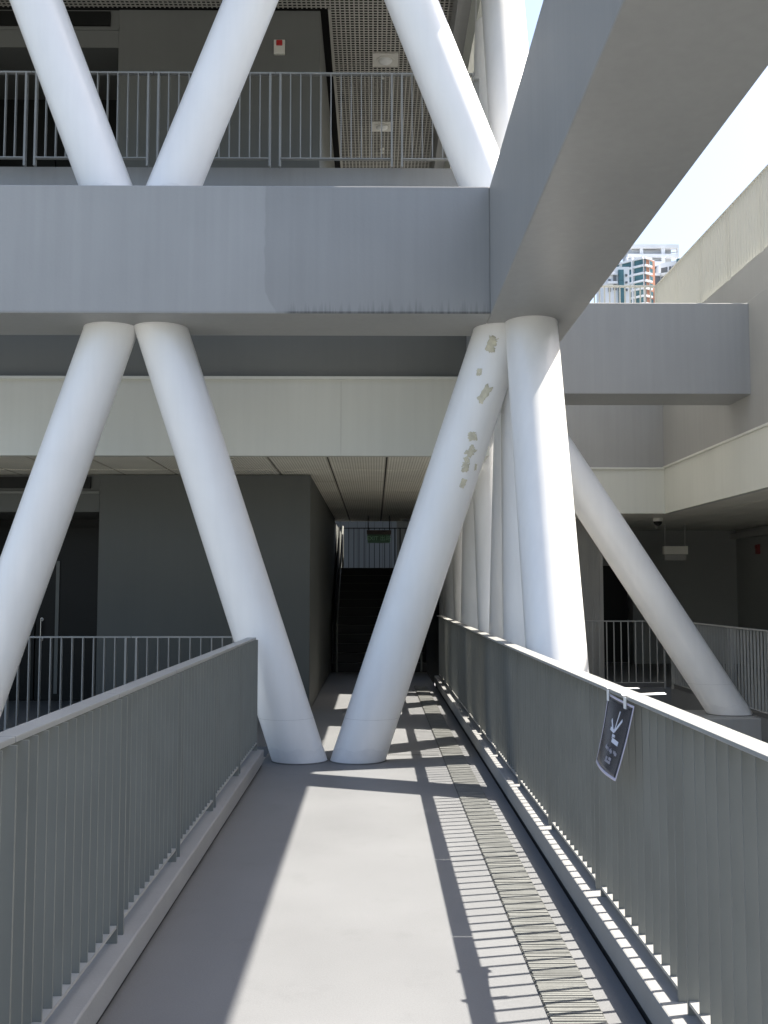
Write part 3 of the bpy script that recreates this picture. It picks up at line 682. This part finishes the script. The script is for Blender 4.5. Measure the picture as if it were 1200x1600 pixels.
MB().poly([(106.28, 386.43, 114.36), (107.68, 387.33, 114.36), (107.52, 387.58, 114.36), (106.12, 386.68, 114.36)],(0,0,1.7)).build('window','towerteal',T)
MB().poly([(106.16, 386.18, 114.26), (106.31, 386.27, 114.26), (106.15, 386.53, 114.26), (106.0, 386.43, 114.26)],(0,0,1.9)).build('window_frame','towerwhite',T)
MB().poly([(103.27, 385.18, 111.38), (100.69, 387.77, 111.38), (100.91, 387.99, 111.38), (103.48, 385.39, 111.38)],(0,0,2.0)).build('window','towerteal',T)
MB().poly([(100.12, 388.35, 111.38), (96.88, 391.61, 111.38), (97.1, 391.83, 111.38), (100.34, 388.56, 111.38)],(0,0,2.0)).build('window','towerteal',T)
MB().poly([(95.93, 392.57, 111.38), (94.21, 394.3, 111.38), (94.43, 394.51, 111.38), (96.14, 392.79, 111.38)],(0,0,2.0)).build('window','towerteal',T)
MB().poly([(103.02, 384.37, 113.38), (93.49, 393.97, 113.38), (94.2, 394.67, 113.38), (103.73, 385.07, 113.38)],(0,0,0.75)).build('white_band','towerwhite',T)
MB().poly([(104.14, 384.24, 113.38), (107.26, 386.23, 113.38), (106.85, 386.86, 113.38), (103.74, 384.87, 113.38)],(0,0,0.75)).build('white_band','towerwhite',T)
MB().poly([(103.87, 384.9, 111.38), (104.57, 385.34, 111.38), (104.41, 385.6, 111.38), (103.71, 385.15, 111.38)],(0,0,1.9)).build('window','towerteal',T)
MB().poly([(106.28, 386.43, 111.38), (107.68, 387.33, 111.38), (107.52, 387.58, 111.38), (106.12, 386.68, 111.38)],(0,0,1.7)).build('window','towerteal',T)
MB().poly([(106.16, 386.18, 111.28), (106.31, 386.27, 111.28), (106.15, 386.53, 111.28), (106.0, 386.43, 111.28)],(0,0,1.9)).build('window_frame','towerwhite',T)
MB().poly([(103.27, 385.18, 108.4), (100.69, 387.77, 108.4), (100.91, 387.99, 108.4), (103.48, 385.39, 108.4)],(0,0,2.0)).build('window','towerteal',T)
MB().poly([(100.12, 388.35, 108.4), (96.88, 391.61, 108.4), (97.1, 391.83, 108.4), (100.34, 388.56, 108.4)],(0,0,2.0)).build('window','towerteal',T)
MB().poly([(95.93, 392.57, 108.4), (94.21, 394.3, 108.4), (94.43, 394.51, 108.4), (96.14, 392.79, 108.4)],(0,0,2.0)).build('window','towerteal',T)
MB().poly([(103.02, 384.37, 110.4), (93.49, 393.97, 110.4), (94.2, 394.67, 110.4), (103.73, 385.07, 110.4)],(0,0,0.75)).build('white_band','towerwhite',T)
MB().poly([(104.14, 384.24, 110.4), (107.26, 386.23, 110.4), (106.85, 386.86, 110.4), (103.74, 384.87, 110.4)],(0,0,0.75)).build('white_band','towerwhite',T)
MB().poly([(103.87, 384.9, 108.4), (104.57, 385.34, 108.4), (104.41, 385.6, 108.4), (103.71, 385.15, 108.4)],(0,0,1.9)).build('window','towerteal',T)
MB().poly([(106.28, 386.43, 108.4), (107.68, 387.33, 108.4), (107.52, 387.58, 108.4), (106.12, 386.68, 108.4)],(0,0,1.7)).build('window','towerteal',T)
MB().poly([(106.16, 386.18, 108.3), (106.31, 386.27, 108.3), (106.15, 386.53, 108.3), (106.0, 386.43, 108.3)],(0,0,1.9)).build('window_frame','towerwhite',T)
MB().poly([(103.27, 385.18, 105.42), (100.69, 387.77, 105.42), (100.91, 387.99, 105.42), (103.48, 385.39, 105.42)],(0,0,2.0)).build('window','towerteal',T)
MB().poly([(100.12, 388.35, 105.42), (96.88, 391.61, 105.42), (97.1, 391.83, 105.42), (100.34, 388.56, 105.42)],(0,0,2.0)).build('window','towerteal',T)
MB().poly([(95.93, 392.57, 105.42), (94.21, 394.3, 105.42), (94.43, 394.51, 105.42), (96.14, 392.79, 105.42)],(0,0,2.0)).build('window','towerteal',T)
MB().poly([(103.02, 384.37, 107.42), (93.49, 393.97, 107.42), (94.2, 394.67, 107.42), (103.73, 385.07, 107.42)],(0,0,0.75)).build('white_band','towerwhite',T)
MB().poly([(104.14, 384.24, 107.42), (107.26, 386.23, 107.42), (106.85, 386.86, 107.42), (103.74, 384.87, 107.42)],(0,0,0.75)).build('white_band','towerwhite',T)
MB().poly([(103.87, 384.9, 105.42), (104.57, 385.34, 105.42), (104.41, 385.6, 105.42), (103.71, 385.15, 105.42)],(0,0,1.9)).build('window','towerteal',T)
MB().poly([(106.28, 386.43, 105.42), (107.68, 387.33, 105.42), (107.52, 387.58, 105.42), (106.12, 386.68, 105.42)],(0,0,1.7)).build('window','towerteal',T)
MB().poly([(106.16, 386.18, 105.32), (106.31, 386.27, 105.32), (106.15, 386.53, 105.32), (106.0, 386.43, 105.32)],(0,0,1.9)).build('window_frame','towerwhite',T)
MB().poly([(103.27, 385.18, 102.44), (100.69, 387.77, 102.44), (100.91, 387.99, 102.44), (103.48, 385.39, 102.44)],(0,0,2.0)).build('window','towerteal',T)
MB().poly([(100.12, 388.35, 102.44), (96.88, 391.61, 102.44), (97.1, 391.83, 102.44), (100.34, 388.56, 102.44)],(0,0,2.0)).build('window','towerteal',T)
MB().poly([(95.93, 392.57, 102.44), (94.21, 394.3, 102.44), (94.43, 394.51, 102.44), (96.14, 392.79, 102.44)],(0,0,2.0)).build('window','towerteal',T)
MB().poly([(103.02, 384.37, 104.44), (93.49, 393.97, 104.44), (94.2, 394.67, 104.44), (103.73, 385.07, 104.44)],(0,0,0.75)).build('white_band','towerwhite',T)
MB().poly([(104.14, 384.24, 104.44), (107.26, 386.23, 104.44), (106.85, 386.86, 104.44), (103.74, 384.87, 104.44)],(0,0,0.75)).build('white_band','towerwhite',T)
MB().poly([(103.87, 384.9, 102.44), (104.57, 385.34, 102.44), (104.41, 385.6, 102.44), (103.71, 385.15, 102.44)],(0,0,1.9)).build('window','towerteal',T)
MB().poly([(106.28, 386.43, 102.44), (107.68, 387.33, 102.44), (107.52, 387.58, 102.44), (106.12, 386.68, 102.44)],(0,0,1.7)).build('window','towerteal',T)
MB().poly([(106.16, 386.18, 102.34), (106.31, 386.27, 102.34), (106.15, 386.53, 102.34), (106.0, 386.43, 102.34)],(0,0,1.9)).build('window_frame','towerwhite',T)
MB().poly([(99.66, 387.04, -6), (99.33, 387.37, -6), (100.25, 388.29, -6), (100.59, 387.95, -6)],(0,0,135.48)).build('white_column','towerwhite',T)
MB().poly([(95.61, 391.12, -6), (95.28, 391.45, -6), (96.2, 392.37, -6), (96.54, 392.03, -6)],(0,0,133.28)).build('white_column','towerwhite',T)
T = empty('apartment_block', (0,0,0), label='low teal windowed block at the left foot of the distant towers', cat='building')
MB().box((84.94,372,-6.0),(94.64,384,120.96)).build('wall','towerwhite',T)
MB().box((90.39,371,115.51),(92.36,371.98,119.6)).build('glass_bay','towerteal',T)
MB().box((90.39,371,103.92),(92.36,371.98,115.44)).build('glass_bay','towerteal',T)
MB().box((86.78,371.5,114.48),(87.61,371.97,116.19)).build('window','towerdark',T)
MB().box((88.62,371.5,115.51),(89.69,371.97,117.55)).build('window','towerdark',T)
MB().box((86.78,371.5,111.42),(87.61,371.97,113.12)).build('window','towerdark',T)
MB().box((88.62,371.5,112.1),(89.69,371.97,114.14)).build('window','towerdark',T)
MB().box((93.13,371.5,117.28),(93.83,371.97,118.1)).build('window','towerdark',T)
MB().box((93.13,371.5,114.66),(93.83,371.97,115.34)).build('window','towerdark',T)
MB().box((93.13,371.5,111.76),(93.83,371.97,112.61)).build('window','towerdark',T)
MB().box((86.28,371.2,114.42),(90.12,371.96,115.34)).build('white_band','towerwhite',T)
MB().box((86.28,371.2,117.76),(90.12,371.96,118.23)).build('white_band','towerwhite',T)
T = empty('apartment_block', (0,0,0), label='white distant block with dark windows right of the orange corner', cat='building')
MB().poly([(111.86,392.0,-6),(119.88,386.0,-6),(119.88,404,-6),(111.86,404,-6)],(0,0,134.73)).build('wall','towerwhite',T)
MB().poly([(112.11, 391.66, 124.82), (114.19, 390.1, 124.82), (114.37, 390.34, 124.82), (112.29, 391.9, 124.82)],(0,0,2.0)).build('window','towerdark',T)
MB().poly([(114.68, 389.74, 124.82), (115.48, 389.14, 124.82), (115.66, 389.38, 124.82), (114.86, 389.98, 124.82)],(0,0,2.0)).build('window','towerdark',T)
MB().poly([(115.8, 388.9, 124.82), (117.08, 387.94, 124.82), (117.26, 388.18, 124.82), (115.98, 389.14, 124.82)],(0,0,2.0)).build('window','towerdark',T)
MB().poly([(111.56, 391.6, 123.92), (117.01, 387.52, 123.92), (117.28, 387.88, 123.92), (111.83, 391.96, 123.92)],(0,0,0.7)).build('white_band','towerwhite',T)
MB().poly([(112.11, 391.66, 121.42), (114.19, 390.1, 121.42), (114.37, 390.34, 121.42), (112.29, 391.9, 121.42)],(0,0,2.0)).build('window','towerdark',T)
MB().poly([(114.68, 389.74, 121.42), (115.48, 389.14, 121.42), (115.66, 389.38, 121.42), (114.86, 389.98, 121.42)],(0,0,2.0)).build('window','towerdark',T)
MB().poly([(115.8, 388.9, 121.42), (117.08, 387.94, 121.42), (117.26, 388.18, 121.42), (115.98, 389.14, 121.42)],(0,0,2.0)).build('window','towerdark',T)
MB().poly([(111.56, 391.6, 120.52), (117.01, 387.52, 120.52), (117.28, 387.88, 120.52), (111.83, 391.96, 120.52)],(0,0,0.7)).build('white_band','towerwhite',T)
MB().poly([(112.11, 391.66, 118.02), (114.19, 390.1, 118.02), (114.37, 390.34, 118.02), (112.29, 391.9, 118.02)],(0,0,2.0)).build('window','towerdark',T)
MB().poly([(114.68, 389.74, 118.02), (115.48, 389.14, 118.02), (115.66, 389.38, 118.02), (114.86, 389.98, 118.02)],(0,0,2.0)).build('window','towerdark',T)
MB().poly([(115.8, 388.9, 118.02), (117.08, 387.94, 118.02), (117.26, 388.18, 118.02), (115.98, 389.14, 118.02)],(0,0,2.0)).build('window','towerdark',T)
MB().poly([(111.56, 391.6, 117.12), (117.01, 387.52, 117.12), (117.28, 387.88, 117.12), (111.83, 391.96, 117.12)],(0,0,0.7)).build('white_band','towerwhite',T)
MB().poly([(112.11, 391.66, 114.62), (114.19, 390.1, 114.62), (114.37, 390.34, 114.62), (112.29, 391.9, 114.62)],(0,0,2.0)).build('window','towerdark',T)
MB().poly([(114.68, 389.74, 114.62), (115.48, 389.14, 114.62), (115.66, 389.38, 114.62), (114.86, 389.98, 114.62)],(0,0,2.0)).build('window','towerdark',T)
MB().poly([(115.8, 388.9, 114.62), (117.08, 387.94, 114.62), (117.26, 388.18, 114.62), (115.98, 389.14, 114.62)],(0,0,2.0)).build('window','towerdark',T)
MB().poly([(111.56, 391.6, 113.72), (117.01, 387.52, 113.72), (117.28, 387.88, 113.72), (111.83, 391.96, 113.72)],(0,0,0.7)).build('white_band','towerwhite',T)
MB().poly([(112.11, 391.66, 111.22), (114.19, 390.1, 111.22), (114.37, 390.34, 111.22), (112.29, 391.9, 111.22)],(0,0,2.0)).build('window','towerdark',T)
MB().poly([(114.68, 389.74, 111.22), (115.48, 389.14, 111.22), (115.66, 389.38, 111.22), (114.86, 389.98, 111.22)],(0,0,2.0)).build('window','towerdark',T)
MB().poly([(115.8, 388.9, 111.22), (117.08, 387.94, 111.22), (117.26, 388.18, 111.22), (115.98, 389.14, 111.22)],(0,0,2.0)).build('window','towerdark',T)
MB().poly([(111.56, 391.6, 110.32), (117.01, 387.52, 110.32), (117.28, 387.88, 110.32), (111.83, 391.96, 110.32)],(0,0,0.7)).build('white_band','towerwhite',T)
MB().poly([(112.11, 391.66, 107.82), (114.19, 390.1, 107.82), (114.37, 390.34, 107.82), (112.29, 391.9, 107.82)],(0,0,2.0)).build('window','towerdark',T)
MB().poly([(114.68, 389.74, 107.82), (115.48, 389.14, 107.82), (115.66, 389.38, 107.82), (114.86, 389.98, 107.82)],(0,0,2.0)).build('window','towerdark',T)
MB().poly([(115.8, 388.9, 107.82), (117.08, 387.94, 107.82), (117.26, 388.18, 107.82), (115.98, 389.14, 107.82)],(0,0,2.0)).build('window','towerdark',T)
MB().poly([(111.56, 391.6, 106.92), (117.01, 387.52, 106.92), (117.28, 387.88, 106.92), (111.83, 391.96, 106.92)],(0,0,0.7)).build('white_band','towerwhite',T)
MB().poly([(112.11, 391.66, 104.42), (114.19, 390.1, 104.42), (114.37, 390.34, 104.42), (112.29, 391.9, 104.42)],(0,0,2.0)).build('window','towerdark',T)
MB().poly([(114.68, 389.74, 104.42), (115.48, 389.14, 104.42), (115.66, 389.38, 104.42), (114.86, 389.98, 104.42)],(0,0,2.0)).build('window','towerdark',T)
MB().poly([(115.8, 388.9, 104.42), (117.08, 387.94, 104.42), (117.26, 388.18, 104.42), (115.98, 389.14, 104.42)],(0,0,2.0)).build('window','towerdark',T)
MB().poly([(111.56, 391.6, 103.52), (117.01, 387.52, 103.52), (117.28, 387.88, 103.52), (111.83, 391.96, 103.52)],(0,0,0.7)).build('white_band','towerwhite',T)
MB().poly([(117.01, 387.52, -6), (119.58, 385.6, -6), (119.94, 386.08, -6), (117.37, 388.0, -6)],(0,0,135.13)).build('glass_corner','towerteal',T)
MB().box((108.75,391.2,123.68),(111.76,392.5,124.71)).build('white_band','towerwhite',T)
MB().box((108.95,391.6,120.45),(111.76,392.6,123.41)).build('window','towerdark',T)
MB().box((108.95,391.6,116.87),(111.76,392.6,119.6)).build('window','towerdark',T)
MB().box((108.95,391.6,113.12),(111.76,392.6,116.02)).build('window','towerdark',T)
MB().box((108.51,392.61,-6.0),(111.96,396,123.68)).build('link_wall','towerwhite',T)
